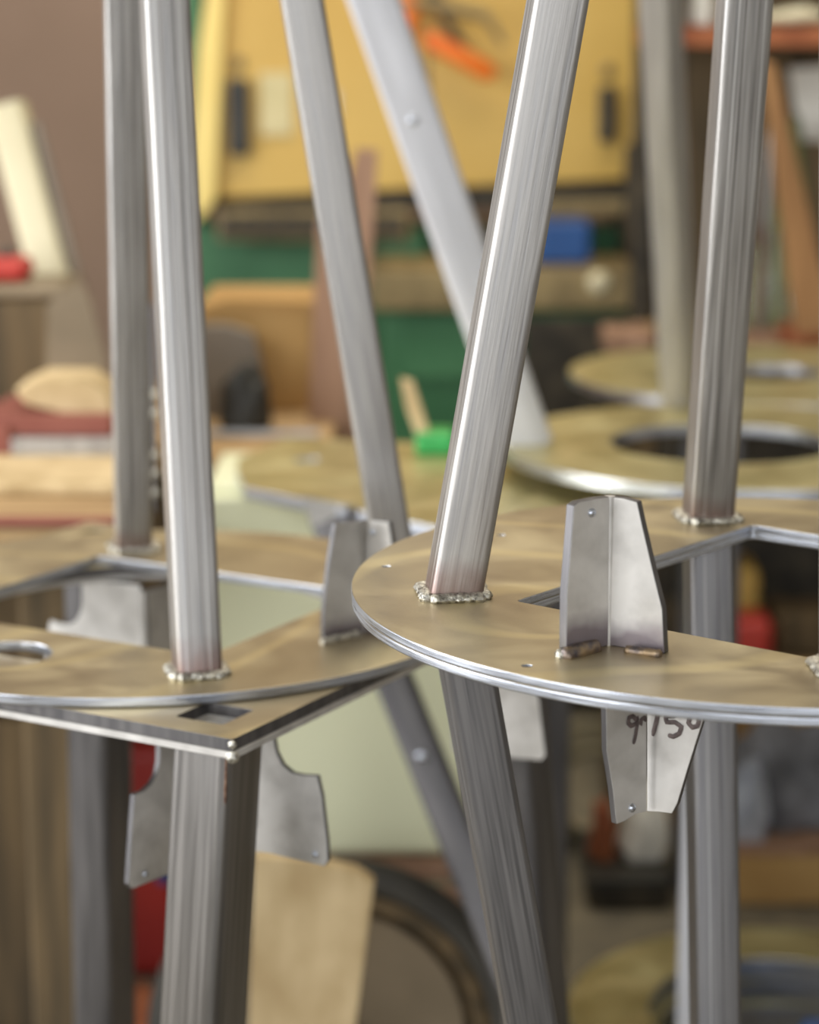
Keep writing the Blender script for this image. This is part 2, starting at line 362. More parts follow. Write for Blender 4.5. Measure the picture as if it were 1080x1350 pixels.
# bracket above the right plate (folded angle, open towards the viewer)
def angle_bracket(parent, label, a, cl, cr, left_px, right_px, th, rv, mt='bracket'):
    e = bpy.data.objects.new('angle_bracket', None); COL.objects.link(e); e.location = a
    e.parent = parent; e.matrix_parent_inverse = Matrix.Translation(-parent.location); bpy.context.view_layer.update()
    lw, n1 = wing('left_wing', left_px, a, cl, 0, th, e, mt); rw, n2 = wing('right_wing', right_px, a, cr, 0, th, e, mt)
    for side, (x, y) in rv:
        n = n1 if side == 'l' else n2; rivet(e, onpl(x, y, a, n) + n * .0004, n)
    for o in e.children: o.matrix_parent_inverse = Matrix.Translation(-Vector(a))
    rod('fold', [onpl(*left_px[0], a, n1) - (n1+n2) * th*.25, onpl(*left_px[-1], a, n1) - (n1+n2) * th*.25], th * .52, 'bracket', e)
    e.children[-1].matrix_parent_inverse = Matrix.Translation(-Vector(a))
    return e, n1, n2
A0 = onz(803, 851, ZR); A1 = onz(748, 864, ZR); A2 = onz(876, 862, ZR)
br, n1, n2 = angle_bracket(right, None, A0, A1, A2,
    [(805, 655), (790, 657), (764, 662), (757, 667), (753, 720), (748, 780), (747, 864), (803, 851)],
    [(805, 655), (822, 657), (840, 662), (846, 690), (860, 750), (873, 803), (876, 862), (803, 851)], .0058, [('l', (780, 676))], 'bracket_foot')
# return lip at the left edge and welds at the foot
lp = [onpl(x, y, A0, n1) for x, y in ((757, 667), (753, 720), (748, 780), (747, 864))]
def bead(name, p, q, rad, m, parent, lift=.0, wob=.25, n=16, bow=0):
    p = Vector(p); q = Vector(q); d = (q - p); s = Vector((-d.y, d.x, 0)).normalized()
    return rod(name, [p.lerp(q, i / n) + Vector((0, 0, lift)) + s * bow * math.sin(math.pi * i / n) for i in range(n + 1)], rad, m, parent, 9, wob=wob)
bead('weld_bead', onz(741, 868, ZR), onz(788, 856, ZR), .0050, 'weld_burnt', right, .001, .07)
bead('weld_bead', onz(737, 868, ZR), onz(746, 863, ZR), .0036, 'weld', right, .001, .1, 4)
bead('weld_bead', onz(824, 859, ZR), onz(872, 866, ZR), .0028, 'weld_burnt', right, .001, .08)
# bracket below the right plate
ZB = ZR - .010
B0 = Vector((A0.x + .026, A0.y - .004, ZB)); B1 = B0 + (A1 - A0) * 1.05; B2 = B0 + (A2 - A0) * 1.1
nB = Vector((0, -1, 0))
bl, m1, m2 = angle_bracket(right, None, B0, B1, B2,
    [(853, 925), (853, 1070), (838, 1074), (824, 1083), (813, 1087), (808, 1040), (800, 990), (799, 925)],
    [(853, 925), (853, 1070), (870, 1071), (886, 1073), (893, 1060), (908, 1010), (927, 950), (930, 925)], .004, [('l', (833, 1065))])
# the hand-written number in marker on it: 9 n / 1 5 0
def stroke(pix, a, n, parent, r=.0013):
    P = [onpl(x, y, a, n) + n * .0003 for x, y in pix]; Q = []
    for i in range(len(P) - 1):
        for t in range(4): Q.append(P[i].lerp(P[i + 1], t / 4))
    Q.append(P[-1]); return rod('marker_stroke', Q, r, 'ink', parent, 6, up=n, flat=.25)
for s in ([(839, 949), (834, 944), (829, 946), (828, 953), (832, 957), (838, 954), (840, 946), (840, 955), (838, 968), (835, 981)],
          [(844, 950), (845, 955), (845, 949), (849, 946), (852, 950)],):
    stroke(s, B0, m1, right)
for s in ([(868, 938), (866, 950), (861, 970)], [(893, 944), (878, 944), (879, 952), (890, 952), (899, 958), (896, 967), (888, 971), (881, 969)],
          [(910, 946), (908, 953), (913, 959), (920, 957), (922, 950), (920, 945)]):
    stroke(s, B0, m2, right)

# ---- left stand: single round plate with legs, lying on the square table frame
CL = Vector((-.196, 1.650, .798)); ZL = .798; AL = R(-29.5)
left = thing('round_steel_stand', 'raw steel stand with a round plate on the left, resting on the square steel frame', 'metal stand', (CL.x, CL.y, ZL - .007))
pc = onz(4, 862, ZL)
plate('round_plate', CL, [circle(0, 0, RD, 160), rect_hole(.132, .095, AL + R(60.0 + 120)) if False else rect_hole(.124, .103, AL), circle(pc.x - CL.x, pc.y - CL.y, .033, 48)], ZL - .007, ZL, 'plate', left, .0012, 'edge')
for ang, rr in ((-74, .199), (100, .180), (5, .190), (-160, .190)):
    o, p, d = radial_leg(CL.x, CL.y, ZL, ang, rr, .16, .70, 1, left)
    weld_ring(p, .030, d, ZL, left)
C0 = onz(480, 833, ZL); C1 = onz(427, 846, ZL); C2 = onz(520, 842, ZL)
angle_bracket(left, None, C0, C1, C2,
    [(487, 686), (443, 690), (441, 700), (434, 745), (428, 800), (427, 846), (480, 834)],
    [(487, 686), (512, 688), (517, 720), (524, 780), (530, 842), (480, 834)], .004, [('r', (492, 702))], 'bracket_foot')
bead('weld_bead', onz(424, 849, ZL), onz(474, 838, ZL), .0034, 'weld', left, .001)

# ---- square table frame under the left plate
ZT = ZL - .0072; ZT0 = ZT - .0125
U = Vector((math.cos(R(60.5)), math.sin(R(60.5)), 0)); V = Vector((-U.y, U.x, 0)); HS = .231
table = thing('square_steel_frame', 'square raw steel frame on flared posts beneath the left round plate', 'metal frame', (CL.x, CL.y, ZT0))
sq = [rot2(x, y, R(60.5)) for x, y in rrect(2 * HS, 2 * HS, .003, 3)]
def post_hole(su, sv):
    c = U * su * (HS - .040) + V * sv * (HS - .040); return [(c.x + x, c.y + y) for x, y in [rot2(x, y, R(60.5)) for x, y in rrect(.036, .036, .002, 2)]]
pholes = [post_hole(a, b) for a in (-1, 1) for b in (-1, 1)]
plate('frame_plate', Vector((CL.x, CL.y, ZT)), [sq, circle(0, 0, .150, 96)] + pholes, ZT - .0080, ZT, 'plate', table, .0010, 'tube_dark')
sq2 = [rot2(x, y, R(60.5)) for x, y in rrect(2 * HS + .003, 2 * HS + .003, .003, 3)]
plate('lower_lip', Vector((CL.x, CL.y, ZT)), [sq2, circle(0, 0, .152, 96)] + pholes, ZT0, ZT - .0081, 'bracket', table, .0012)
PW = .044
for su, sv in ((-1, -1), (1, -1), (1, 1), (-1, 1)):
    c = Vector((CL.x, CL.y, ZT0)) + U * su * (HS - .032) + V * sv * (HS - .032)
    out = (U * su + V * sv).normalized()
    foot = c + out * .065 - Vector((0, 0, ZT0))
    if (su, sv) == (-1, -1): foot = c + Vector((-.052, -.03, -ZT0))
    tube('post', foot, c, PW, U, 'tube_post' if (su, sv) == (-1, -1) else 'tube_dark', table, .007)  # other posts get darker steel, painting in their dull brown reflection
# folded brackets with notched wings hanging behind each post; the first is read off, the others turn about the centre
TC = Vector((CL.x, CL.y, ZT0)) - (U + V) * HS
K0 = TC + U * .100 + V * .100
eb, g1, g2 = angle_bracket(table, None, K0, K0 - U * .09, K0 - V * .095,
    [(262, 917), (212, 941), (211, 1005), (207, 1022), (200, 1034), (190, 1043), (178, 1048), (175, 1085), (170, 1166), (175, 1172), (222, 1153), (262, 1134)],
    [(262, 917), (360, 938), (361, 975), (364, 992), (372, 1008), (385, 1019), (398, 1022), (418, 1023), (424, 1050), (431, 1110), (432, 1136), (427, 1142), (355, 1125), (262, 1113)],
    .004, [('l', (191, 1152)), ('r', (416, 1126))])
bpy.context.view_layer.update()
for k in (1, 2, 3):
    rot = Matrix.Translation(CL) @ Matrix.Rotation(R(90 * k), 4, 'Z') @ Matrix.Translation(-CL)
    c = eb.copy(); COL.objects.link(c); c.matrix_world = rot @ eb.matrix_world
    if k == 1: c.matrix_world = Matrix.Translation((U - V) * .043) @ c.matrix_world
    if k == 2: c.matrix_world = Matrix.Translation(-(U + V) * .036 + Vector((.022, 0, 0))) @ c.matrix_world
    for ch in eb.children:
        d = ch.copy(); COL.objects.link(d); d.parent = c; d.matrix_parent_inverse = ch.matrix_parent_inverse.copy()
# weld dot at the corner and scorched weld line down the ridge of the nearest post
kc = Vector((CL.x, CL.y, ZT0)) - (U + V) * HS
dome('weld_dot', kc + Vector((0, 0, .001)), (0, -1, 0), .0042, 'weld', table, .8)
dome('weld_dot', kc + Vector((0, 0, .009)), (0, -1, 0), .0028, 'weld', table, .8)
rc = Vector((CL.x, CL.y, ZT0)) + (U + V) * -(HS - .032 + PW / 2 - .0012)
bead('weld_seam', rc + Vector((-.0008, 0, -.004)), rc + Vector((-.002, -.001, -.034)), .0009, 'scorch', table)

# ---------------------------------------------------------------- farther stands
def far_disc(name, label, c, z, th, hole, hr, m='plate_far', parent=None):
    pass
C2_ = Vector((.352, 2.378, .787))
far = thing('round_steel_stand', 'blurred steel stand behind the right plate with a large round hole', 'metal stand', (C2_.x, C2_.y, C2_.z - .012))
plate('round_plate', C2_, [circle(0, 0, .255, 128), circle(-.02, .0, .118, 64)], C2_.z - .012, C2_.z, 'plate_far', far, .0015, 'edge')
tube('upper_leg', onz(697, 582, C2_.z), ony(472, -60, 2.30), .050, (0, -1, 0), 'tube_pale', far, .006)
tube('upper_leg', onz(897, 533, C2_.z), ony(868, -60, 2.35), .036, (-.6, -1, 0), 'tube_far', far, .006)
dome('rivet', ony(545, 157, 2.1) + Vector((0, -.022, 0)), (0, -1, 0), .005, 'edge', far)
for x, y in ((.172, 2.545), (.285, 2.17), (.36, 2.52), (.50, 2.37)):
    tube('lower_leg', Vector((x, y, 0)), Vector((x, y, C2_.z - .012)), .022 if x == .285 else .030, (0, -1, 0), 'tube_pale' if x == .285 else 'tube_dark', far)
C3 = Vector((.485, 3.03, .765))
far3 = thing('round_steel_stand', 'farthest round steel plate on its stand, high at the right behind two others', 'metal stand', (C3.x, C3.y, C3.z - .012))
plate('round_plate', C3, [circle(0, 0, .27, 128), circle(0, 0, .07, 48)], C3.z - .012, C3.z, 'plate_far', far3, .0015, 'edge')
for x, y in ((.395, 3.12), (.70, 2.95), (.70, 3.15)):
    tube('lower_leg', Vector((x, y, 0)), Vector((x, y, C3.z - .012)), .030, (0, -1, 0), 'tube_dark', far3)

# cream cabinet with the loose plate on it
cab = thing('cream_cabinet', 'pale cream enamelled steel cabinet standing low behind the square frame', 'cabinet', (-.05, 2.6, .33))
zc0, zc1 = .33, .745
box('body', (-.215, 2.36, zc0), (.075, 2.55, zc1), 'cream', cab, .006)
box('door', (-.213, 2.345, zc0 + .01), (.073, 2.359, zc1 - .01), 'cream', cab, .005)
bm = bmesh.new()
base = thing('wooden_crate', 'low brown wooden crate carrying the cream cabinet', 'crate', (-.05, 2.6, 0))
for k in range(2): box('plank', (-.235, 2.34 + k * .12, .31), (.11, 2.455 + k * .12, .33), 'wood_rose', base, .003)
for x in (-.235, .085): box('side_board', (x, 2.34, 0), (x + .025, 2.57, .309), 'wood_rose', base, .003)
for z in (.02, .12, .22): box('front_slat', (-.235, 2.325, z), (.11, 2.339, z + .085), 'wood_rose', base, .003)
zp = .757
pl = [onz(x, y, zp) for x, y in ((314, 604), (312, 618), (322, 642), (560, 692), (700, 722), (860, 690), (860, 655), (700, 622), (600, 585), (380, 577))]
cc = sum(pl, Vector()) / len(pl)
lpz = thing('loose_flat_plate', 'blurred flat steel plate lying on the cream cabinet behind the crossing legs', 'metal plate', (cc.x, cc.y, .7452))
hp = onz(405, 606, zp)
plate('sheet_plate', Vector((cc.x, cc.y, zp)), [[(p.x - cc.x, p.y - cc.y) for p in pl][::-1], circle(hp.x - cc.x, hp.y - cc.y, .015, 24)], .7455, zp, 'plate_far', lpz, .001, 'edge')
# channel bracket hanging under it and the slanted dark leg
q = [onpl(x, y, (0, 2.19, .7), Vector((0, -1, 0))) for x, y in ((398, 655), (470, 668), (470, 705), (415, 702))]
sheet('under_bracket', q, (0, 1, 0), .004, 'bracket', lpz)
q = [onpl(x, y, (0, 2.17, .7), Vector((0, -1, 0))) for x, y in ((455, 668), (560, 690), (560, 715), (462, 705))]
sheet('under_bracket', q, (0, 1, 0), .004, 'tube_dark', lpz)
p0 = ony(506, 862, 2.16); r1 = ray(722, 1400); p1 = EYE + r1 * (2.02 / r1.y)
dd = (p1 - p0); tt = -(p0.z - .7455) / dd.z
p00 = p0 + dd * ((.7455 - p0.z) / dd.z); pf = p0 + dd * ((0 - p0.z) / dd.z)
tube('slanted_leg', pf, p00, .036, (0, -1, 0), 'tube_dark', lpz, .005)
pb = ony(578, 1000, 2.1); pb = p0 + dd * ((pb.z - p0.z) / dd.z); dome('bolt_head', pb + Vector((0, -.02, 0)), (0, -1, 0), .006, 'edge', lpz)

# ---------------------------------------------------------------- background: helper for upright items
def X(px, y, z): # x of a pixel column at depth y, height z
    d = y * CP - (z - EYE.z) * SP * -1 * -1; return (px - 540) / F * (y * CP - (z - EYE.z) * SP)
def Zt(py, y): return ony(540, py, y).z
def pbox(name, px0, px1, ytop, y, z0, dep, m, parent=None, bevel=.004, ybot=None):
    z1 = Zt(ytop, y)
    if ybot is not None: z0 = Zt(ybot, y)
    zm = (z0 + z1) / 2
    return box(name, (X(px0, y, zm), y, z0), (X(px1, y, zm), y + dep, z1), m, parent, bevel)
def psheet(name, pix, y, th, m, parent=None, bevel=.001):
    return sheet(name, [ony(a, b, y) for a, b in pix], (0, 1, 0), th, m, parent, bevel)

# ---- yellow press machine
YM = 4.3
mach = thing('press_machine', 'large yellow and green sheet-metal press at the back of the workshop', 'machine', (0, 4.6, 0))
psheet('upper_beam_cover', [(285, -90), (838, -90), (838, 236), (270, 262)], YM, .3, 'yellow', mach, .004)
psheet('side_cover', [(300, -90), (284, -90), (262, 60), (252, 200), (258, 295), (272, 280), (284, 262)], YM - .03, .25, 'yellow_light', mach, .004)
psheet('cover_seam', [(560, 60), (566, 60), (566, 240), (560, 240)], YM - .004, .003, 'tan_steel', mach)
for a, b, t, u in ((300, 328, 104, 206), (790, 811, 114, 188)):
    h = pbox('slot_handle', a, b, t, YM - .03, 0, .028, 'black', mach, .006, u)
    dome('handle_screw', ony((a + b) / 2, t - 22, YM - .006), (0, -1, 0), .012, 'tan_steel', h)
pbox('instruction_label', 343, 386, 96, YM - .006, 0, .004, 'label', mach, .001, 178)
pbox('small_sticker', 428, 446, 120, YM - .006, 0, .004, 'white', mach, .001, 160)
pbox('clamp_beam', 274, 842, 240, YM + .02, 0, .2, 'dark', mach, .004, 276)
pbox('ruler_bar', 286, 540, 277, YM - .02, 0, .06, 'tan_steel', mach, .004, 318)
pbox('ruler_bar', 700, 842, 262, YM - .0, 0, .06, 'tan_steel', mach, .004, 284)
for k in range(9): pbox('bending_segment', 292 + k * 27, 314 + k * 27, 284, YM - .045, 0, .024, 'dark', mach, .002, 312)
pbox('rear_frame', 240, 845, 300, YM + .1, 0, .2, 'green', mach, .004)
pbox('side_post', 236, 272, -90, YM + .12, 0, .2, 'green', mach, .004)
pbox('side_post', 818, 868, 190, YM - .02, 0, .3, 'dark', mach, .006)
pbox('lower_tray', 490, 842, 356, YM - .30, 0, .28, 'tan_steel', mach, .006, 410)
pbox('lower_cabinet', 505, 838, 408, YM - .26, 0, .26, 'green', mach, .006)
pbox('cabinet_lid', 500, 560, 300, YM + .02, 0, .04, 'green', mach, .006, 340)
box_lid = pbox('front_door', 530, 680, 418, YM - .272, 0, .01, 'green', mach, .003, 500)
for a, b in ((590, 372), (760, 372)): dome('tray_bolt', ony(a + 30, b, YM - .305), (0, -1, 0), .02, 'cream_paint', mach)
zt = Zt(356, YM - .3) + .0005
tag(pbox('blue_box', 708, 780, 292, YM - .2, zt, .12, 'blue', None, .01), 'blue plastic box standing on the press tray', 'box')
tag(pbox('steel_block', 635, 700, 300, YM - .16, zt, .1, 'dark', None, .008), 'dark steel block on the press tray beside the blue box', 'block')
# orange tool and red rag hanging from the press
orange = thing('orange_grip_tool', 'orange handled tool hanging slantwise on the yellow press', 'tool', tuple(ony(600, 75, YM - .06)))
pa, pb = ony(560, 48, YM - .06), ony(652, 100, YM - .06)
rod('grip', [pa, pa.lerp(pb, .1), pa.lerp(pb, .5), pa.lerp(pb, .9), pb], .0175, 'orange', orange, 12)
rod('shank', [ony(620, 84, YM - .045), ony(590, 30, YM - .03), ony(560, -40, YM - .03)], .01, 'dark', orange, 10)
o2 = thing('orange_clamp', 'orange and red clamp hooked over the yellow press cover', 'clamp', tuple(ony(535, 20, YM - .06)))
rod('handle', [ony(538, -30, YM - .05), ony(540, 0, YM - .05), ony(535, 40, YM - .05), ony(537, 60, YM - .05)], .019, 'orange', o2, 12)
rod('jaw', [ony(520, 2, YM - .1), ony(560, 5, YM - .1), ony(640, 20, YM - .1), ony(665, 60, YM - .1)], .012, 'tan_steel', o2, 10)

# reddish plank upright between the legs, behind the plate
pr_ = thing('upright_plank', 'reddish wooden plank standing upright behind the crossing legs', 'plank', (X(455, 3.05, .9), 3.06, .7))
psheet('board', [(470, 196), (498, 198), (487, 400), (482, 585), (405, 585), (418, 300), (424, 262), (455, 262)], 3.02, .02, 'wood_rose', pr_)

# ---- workbench in the middle with cardboard
def bench(name, label, x0, x1, y0, y1, zt, n, m='wood', leg='wood_dark'):
    t = thing(name, label, 'bench', ((x0 + x1) / 2, (y0 + y1) / 2, 0)); w_ = (y1 - y0) / n
    for k in range(n): box('plank', (x0 + random.uniform(-.01, .01), y0 + k * w_ + .002, zt - .035), (x1, y0 + (k + 1) * w_ - .002, zt - random.uniform(0, .003)), m, t, .003)
    for x in (x0 + .04, x1 - .10):
        for y in (y0 + .04, y1 - .10): box('leg', (x, y, 0), (x + .06, y + .06, zt - .036), leg, t, .004)
    box('rail', (x0 + .04, y1 - .04, .25), (x1 - .04, y1 - .02, zt - .036), leg, t, .004)
    return t
bench('work_bench', 'plank workbench in the middle behind the cream cabinet', -.275, -.10, 2.72, 3.42, .70, 5)
zb = .7003
cbx = thing('cardboard_box', 'open brown cardboard box between the left legs on the middle bench', 'box', (X(340, 3.1, .8), 3.2, zb))
pbox('box_body', 262, 412, 402, 3.1, zb, .25, 'card', cbx, .004)
psheet('flap', [(262, 408), (412, 408), (417, 398), (300, 394)], 3.095, .004, 'card', cbx)
gs = thing('grey_backboard', 'greyish worn board with rounded top leaning on the cardboard box', 'panel', (X(300, 3.05, .8), 3.06, zb))
psheet('worn_sheet', [(258, 428), (300, 428), (335, 440), (345, 480), (350, 560), (258, 560)], 3.05, .02, 'card_grey', gs, .004)
lm = lump('dark_rag', (X(322, 2.97, .75), 2.97, .701), .035, .03, .055, 'black', seed=3); tag(lm, 'dark crumpled rag in front of the cardboard box', 'rag')
tag(pbox('pale_strip', 262, 420, 572, 2.9, zb, .03, 'greyshine', None, .003), 'thin pale strip lying along the middle bench edge', 'strip')
gt = pbox('green_tray', 548, 600, 573, 2.46, .7575, .06, 'greenplastic', None, .005); tag(gt, 'small bright green plastic tray on the cabinet behind the legs', 'tray')
psl = psheet('tan_offcut', [(528, 500), (545, 505), (574, 594), (556, 594), (536, 540)], 2.475, .02, 'wood_pale'); tag(psl, 'slim tan wooden offcut standing between the crossing legs', 'offcut')
# ---- left bench and what lies on it
bench('work_bench', 'plank workbench along the left side, loaded with boards', -1.25, -.285, 2.13, 3.05, .75, 6)
zb = .7503
def lay(name, label, cat, px0, px1, ybase, ytop, dep, m, bevel=.004):
    y = onz(300, ybase, .75).y; return tag(pbox(name, px0, px1, ytop, y, zb, dep, m, None, bevel), label, cat)
st = thing('red_folder_stack', 'faded red and white cardboard pack on the left bench', 'pack', (X(70, 2.45, .78), 2.5, zb))
y = 2.45
pbox('white_layer', 15, 152, 578, y - .01, zb, .16, 'tube_far', st, .003)
zz = Zt(578, y - .01) + .0004
pbox('red_layer', -20, 148, 548, y, zz, .14, 'red_card', st, .003)
pbox('red_end', -40, 14, 560, y - .005, zb, .16, 'red_card', st, .003)
zz2 = Zt(548, y) + .0006
bb = sheet('tan_board', [Vector((ony(a, b, y + .02)[:])) for a, b in ((18, 514), (50, 500), (112, 500), (140, 518), (152, 545), (120, 556), (84, 546), (34, 534))], (0, 1, 0), .09, 'wood_pale', None, .004)
tag(bb, 'thick pale tan wooden block with cut corners on the red pack', 'wood block')
lay('pale_board', 'pale wooden board lying flat at the front of the left bench', 'board', -60, 170, 655, 640, .2, 'wood_pale')
lay('red_strip', 'long dark red strip on the front edge of the left bench', 'strip', -60, 150, 696, 688, .03, 'red_card', .003)
tb = thing('olive_toolbox', 'dark olive toolbox at the far left of the bench', 'toolbox', (X(20, 2.8, .85), 2.85, zb))
pbox('case', -60, 82, 395, 2.8, zb, .15, 'wood_dark', tb, .008); pbox('lid', -62, 84, 378, 2.795, 0, .16, 'hub', tb, .006, 394)
zl = Zt(378, 2.795) + .0005
rd = thing('red_canister', 'small red canister on the olive toolbox at the left edge', 'canister', (X(15, 2.85, 1), 2.86, zl))
pbox('can_body', -25, 38, 340, 2.83, zl, .06, 'red', rd, .014); pbox('cap', -2, 16, 330, 2.845, 0, .03, 'black', rd, .004, 341)
cm = thing('cream_beam', 'cream painted steel beam leaning at the far left of the bench', 'beam', (X(60, 2.95, .85), 2.95, zb))
a, b = ony(8, 140, 3.0), ony(120, 560, 2.93); b = a + (b - a) * ((zb - a.z + .001) / (b.z - a.z)); tube('beam_body', b, a, .05, (0, -1, 0), 'cream_paint', cm, .008, False)
tube('side_strip', b + Vector((.034, -.01, 0)), a.lerp(b, .06) + Vector((.034, -.01, 0)), .014, (0, -1, 0), 'card_grey', cm, .003, False)
gp = psheet('brown_metal_sheet', [(62, 400), (104, 368), (118, 390), (140, 470), (146, 540), (60, 540)], 2.72, .006, 'hub'); tag(gp, 'greyish brown sheet propped in front of the cream beam', 'sheet')
# small chain of bolts seen between the two nearest left legs
th = thing('threaded_rod', 'thin threaded rod with shiny nuts between the two left legs', 'rod', tuple(ony(204, 690, 2.12)))
pa, pb = ony(203, 400, 2.2), ony(203, 696, 2.2); pb.z = .7503
rod('rod', [pb, pa], .0035, 'tube_dark', th, 8)
for py in (520, 545, 600, 624, 650): dome('nut', ony(203, py, 2.2), (0, 0, 1), .006, 'weld', th, .9)

# ---- under the left bench
tag(pbox('wood_post', -40, 50, 950, 2.62, 0, .09, 'wood_dark', None, .008), 'wide dark wooden post at the lower left corner', 'post')
jc = thing('red_jerry_can', 'dark red can behind the nearest square post', 'can', (X(200, 2.8, .2), 2.84, 0))
pbox('can_body', 148, 250, 985, 2.78, 0, .12, 'red_dark', jc, .02); pbox('cap', 180, 205, 966, 2.82, 0, .05, 'black', jc, .006, 986)
pbox('blue_cap', 206, 226, 1142, 2.755, 0, .026, 'blue', jc, .006, 1168)
tag(box('under_bench_shade', (-1.2, 3.1, 0), (-.45, 3.13, .72), 'wood_dark'), 'dark brown board added in place of shade below the left bench', 'board')  # added dark panel supplying the shade under the bench
dd_ = lump('sawdust_heap', (-.62, 2.41, .0), .16, .18, .025, 'dust', seed=5, amp=.5); tag(dd_, 'scattered sawdust and shavings on the floor at lower left', 'sawdust', kind='stuff')
tag(sheet('cardboard_scrap', [onz(a, b, .035) for a, b in ((120, 1345), (150, 1285), (212, 1300), (240, 1400), (150, 1420))], (0, 0, -1), .0345, 'rust', None, .003), 'flat orange brown scrap board on the floor at lower left', 'board')
pbm = thing('pale_wood_board', 'pale wooden board standing right of the nearest square post', 'board', (X(410, 1.98, .2), 1.99, 0))
bz = ony(400, 1150, 1.96)
def pb_(pix, y=1.96): return [ony(a, b, y) for a, b in pix]
P = pb_([(335, 1130), (400, 1134), (470, 1150), (494, 1166)]); q2 = ony(470, 1350, 1.96); s_ = (q2 - P[-1]) * (P[-1].z / (P[-1].z - q2.z)); P.append(P[-1] + s_); P.append(Vector((P[0].x - .02, P[0].y, 0)))
sheet('board_sheet', P, (0, 1, 0), .022, 'wood_pale', pbm, .002)
# wheel
wh = thing('large_wheel', 'large wheel with dark rubber tyre standing behind the pale board', 'wheel', (X(452, 2.2, .19), 2.2, 0))
rw = .194; wm = Matrix.Translation((X(440, 2.2, .2), 2.2, rw)) @ Matrix.Rotation(R(90), 4, 'X') @ Matrix.Rotation(0, 4, 'Z')
prof = [(rw - .016 + .016 * math.cos(a), .022 * math.sin(a)) for a in [i * math.pi / 8 for i in range(16)]]
lathe('tyre', prof, 'rubber', wh, wm, 64, True)
lathe('rim', [(rw - .033, -.014), (rw - .030, .016), (rw - .044, .016), (rw - .050, -.006), (rw - .06, -.006), (rw - .06, -.014)], 'wood_dark', wh, wm, 64, True)
lathe('disc', [(0, .010), (.02, .012), (.025, .004), (.10, .002), (rw - .058, .004), (rw - .058, -.010), (0, -.010)], 'hub', wh, wm, 48)
dome('hub_cap', Vector(wm.translation) + Vector((0, -.014, 0)), (0, -1, 0), .026, 'dark', wh)

# ---- lower right: stacked rings on the floor and clutter behind
z0 = 0; SCN = onz(1036, 1332, .12)
ORD = ['lowest', 'second from bottom', 'third from bottom', 'fourth from bottom', 'fourth from top', 'third from top', 'second from top', 'topmost']
for k in range(8):
    dx, dy = ((0, 0), (.010, .004), (-.006, 0), (.008, -.004), (0, .006), (.012, 0), (-.004, .003), (0, 0))[k]
    c = Vector((SCN.x + dx, SCN.y + dy, 0)); z1 = z0 + .0142
    t = thing('ring_plate', 'round steel ring plate, %s of the floor stack at lower right' % ORD[k], 'ring plate', (c.x, c.y, z0), 'ring plates stacked on the floor')
    plate('ring', Vector((c.x, c.y, z1)), [circle(0, 0, .25, 96), circle(0, 0, .155, 64)], z0, z1, 'plate_far', t, .0015, 'edge')
    z0 = z1 + .0006
tag(lump('blue_cloth', (SCN.x + .05, SCN.y + .01, .0), .045, .04, .07, 'blue', seed=2), 'blue rag inside the stacked ring plates', 'rag')
y = 3.02
bx = thing('flat_cardboard_box', 'brown cardboard box on the floor behind the stacked ring plates', 'box', (X(1010, y, .1), y + .1, 0))
pbox('box_body', 958, 1112, 1128, y + .02, 0, .27, 'card', bx, .006); pbox('flap', 960, 1112, 1120, y + .015, 0, .26, 'wood_rose', bx, .003, 1128)
zz = Zt(1120, y + .015) + .001
tag(lump('grey_cloth_heap', (X(1030, 3.15, .2), 3.16, zz), .085, .07, .10, 'greycloth', seed=21, amp=.35), 'grey crumpled cloth heap on the flat cardboard box', 'cloth')
tag(lump('shiny_plastic_bag', (X(985, 3.07, .2), 3.075, zz), .028, .02, .075, 'greyshine', seed=33, amp=.4), 'shiny grey plastic bag in front of the grey cloth', 'bag')
bk = thing('dark_bin', 'low dark steel bin on the floor between the right legs', 'bin', (X(845, 3.0, .1), 3.15, 0))
pbox('bin_body', 775, 886, 1170, 3.02, 0, .20, 'dark', bk, .01); pbox('bin_rim', 772, 888, 1160, 3.015, 0, .21, 'black', bk, .004, 1171)
zz = Zt(1160, 3.015) + .001
tag(lump('white_rag', (X(852, 3.12, .2), 3.12, zz), .032, .04, .075, 'white', seed=41, amp=.35), 'off-white rag on the dark bin below the lettered bracket', 'rag')
tag(lump('rusty_scrap', (X(796, 3.10, .2), 3.10, zz), .017, .02, .06, 'rust', seed=43, amp=.3), 'rusty scrap beside the white rag on the bin', 'scrap')
hs = thing('hose_coil', 'olive rubber hose coiled on a hook behind the right stand', 'hose', (X(780, 3.3, .4), 3.3, .2))
hc = ony(778, 1035, 3.3)
for k, (rx, rz, oy) in enumerate(((.075, .10, 0), (.062, .085, .02), (.05, .07, .04))):
    rod('hose_loop', [hc + Vector((rx * math.cos(a), -oy + .01 * math.sin(3 * a), rz * math.sin(a) * 1.0)) for a in [i * math.pi / 20 for i in range(40)]], .0085, 'hose', hs, 10, True)

rod('hook', [hc + Vector((0, 0, .095)), hc + Vector((0, .0, .12)), Vector((hc.x, 3.46, .688)), Vector((hc.x, 3.53, .689))], .004, 'dark', hs, 8)

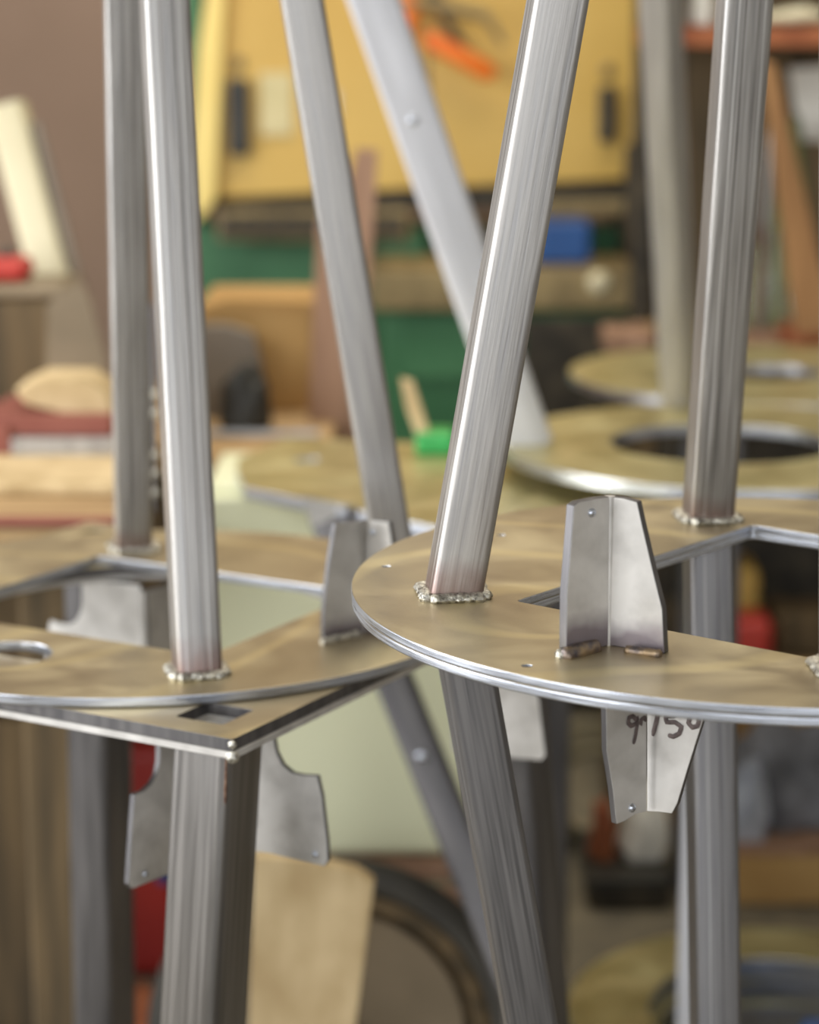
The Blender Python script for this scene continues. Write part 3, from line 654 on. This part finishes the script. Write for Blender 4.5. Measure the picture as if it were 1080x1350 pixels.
# ---- shelf rack at right
YR = 3.5
rk = thing('shelf_rack', 'dark steel shelf rack on the right crowded with clutter', 'shelf', (.8, 3.7, 0))
xl = .20
box('back_board', (X(868, YR, .8), YR + .46, .73), (1.4, YR + .475, 1.9), 'wood_dark', rk, .002)
for x in (X(868, YR, .8), 1.35):
    for yy in (YR, YR + .42): box('upright', (x, yy, 0), (x + .035, yy + .035, 1.9), 'dark', rk, .003)
box('back_panel', (xl, YR + .46, 0), (1.4, YR + .475, .72), 'dark', rk, .002)
for z, m in ((.22, 'wood_dark'), (.72, 'wood'), (1.22, 'rust'), (1.7, 'wood_dark')):
    box('shelf_board', (X(868, YR, .8), YR - .005, z - .03), (1.385, YR + .458, z), m, rk, .003)
zs = .2204
tag(pbox('yellow_case', 935, 1003, 748, YR + .12, zs, .12, 'yellow', None, .02), 'yellow plastic case seen through the right plate opening', 'case')
tag(pbox('red_case', 938, 1020, 818, YR + .01, zs, .09, 'red', None, .015), 'bright red case seen through the right plate opening', 'case')
tag(pbox('brown_carton', 1025, 1100, 812, YR + .06, zs, .12, 'wood_dark', None, .01), 'dark brown carton right of the red case', 'carton')
tag(pbox('tan_crate', 880, 1120, 905, YR - .18, 0, .14, 'card', None, .008), 'long tan crate standing before the lower shelf', 'crate')
tc_ = thing('tall_brown_crate', 'tall narrow brown crate standing left of the shelf rack', 'crate', (X(837, 3.5, .7), 3.55, 0))
pbox('crate_body', 806, 860, 470, 3.49, 0, .12, 'wood_dark', tc_, .006); pbox('crate_lid', 800, 864, 440, 3.485, 0, .13, 'wood_rose', tc_, .006, 468)
zs = .7204
tag(pbox('pink_carton', 975, 1030, 442, YR + .02, zs, .1, 'wood_rose', None, .006), 'small pinkish carton on the middle shelf at right', 'carton')
tag(lump('orange_rag', (X(1052, YR + .08, .75), YR + .08, zs), .05, .05, .03, 'rust', seed=6), 'rusty orange rag on the middle shelf at right', 'rag')
for k, (px, h, r_) in enumerate(((996, 320, .020), (1024, 300, .022), (1046, 330, .018))):
    yy = YR + .12; z1 = Zt(h, yy); x = X(px, yy, .85); hh = z1 - zs
    b = lathe('glass_bottle', [(0, 0), (r_, 0), (r_ + .001, .01), (r_, hh * .6), (r_ * .45, hh * .75), (r_ * .4, hh), (0, hh)], 'bottle', None, Matrix.Translation((x, yy, zs)), 24)
    tag(b, ['pale glass bottle on the middle shelf, nearest the dark leg', 'tallest pale glass bottle, middle of the three on the shelf', 'rightmost pale glass bottle on the middle shelf'][k], 'bottle', 'bottles on the middle shelf')
bp = psheet('leaning_brown_plank', [(1003, 76), (1022, 84), (1095, 400), (1095, 440), (1050, 440)], YR - .03, .02, 'wood_v'); tag(bp, 'brown wooden plank leaning against the shelf rack at right', 'plank')
pp = rod('grey_pipe', [Vector((X(1003, YR + .05, .8), YR + .05, zs)), ony(1010, 300, YR + .05), ony(1016, 170, YR + .05)], .007, 'tube', None, 10); tag(pp, 'thin grey pipe upright beside the brown plank', 'pipe')
ob = lump('olive_bag', (X(1042, YR + .26, .9), YR + .26, zs + .14), .032, .04, .24, 'olive', seed=8, amp=.15, flat_base=True); tag(ob, 'olive green cloth bag hanging in the shelf rack', 'bag')
ob.location.z = zs
tag(psheet('paper_board', [(1040, 90), (1110, 86), (1110, 188), (1056, 186)], YR + .30, .01, 'white'), 'off-white printed paper board at the upper right edge', 'paper')
tg = tag(rod('brass_fitting', [ony(1004, 24, YR + .03), ony(1050, 20, YR + .03), ony(1062, 18, YR + .03), ony(1085, 22, YR + .03)], .012, 'cream_paint', None, 10), 'pale metal fitting lying along the upper shelf at right', 'fitting')
tag(pbox('grey_box', 912, 940, -30, YR + .02, 1.2204, .1, 'white', None, .006), 'pale box on the upper shelf above the far leg', 'box')
bpy.context.view_layer.update()
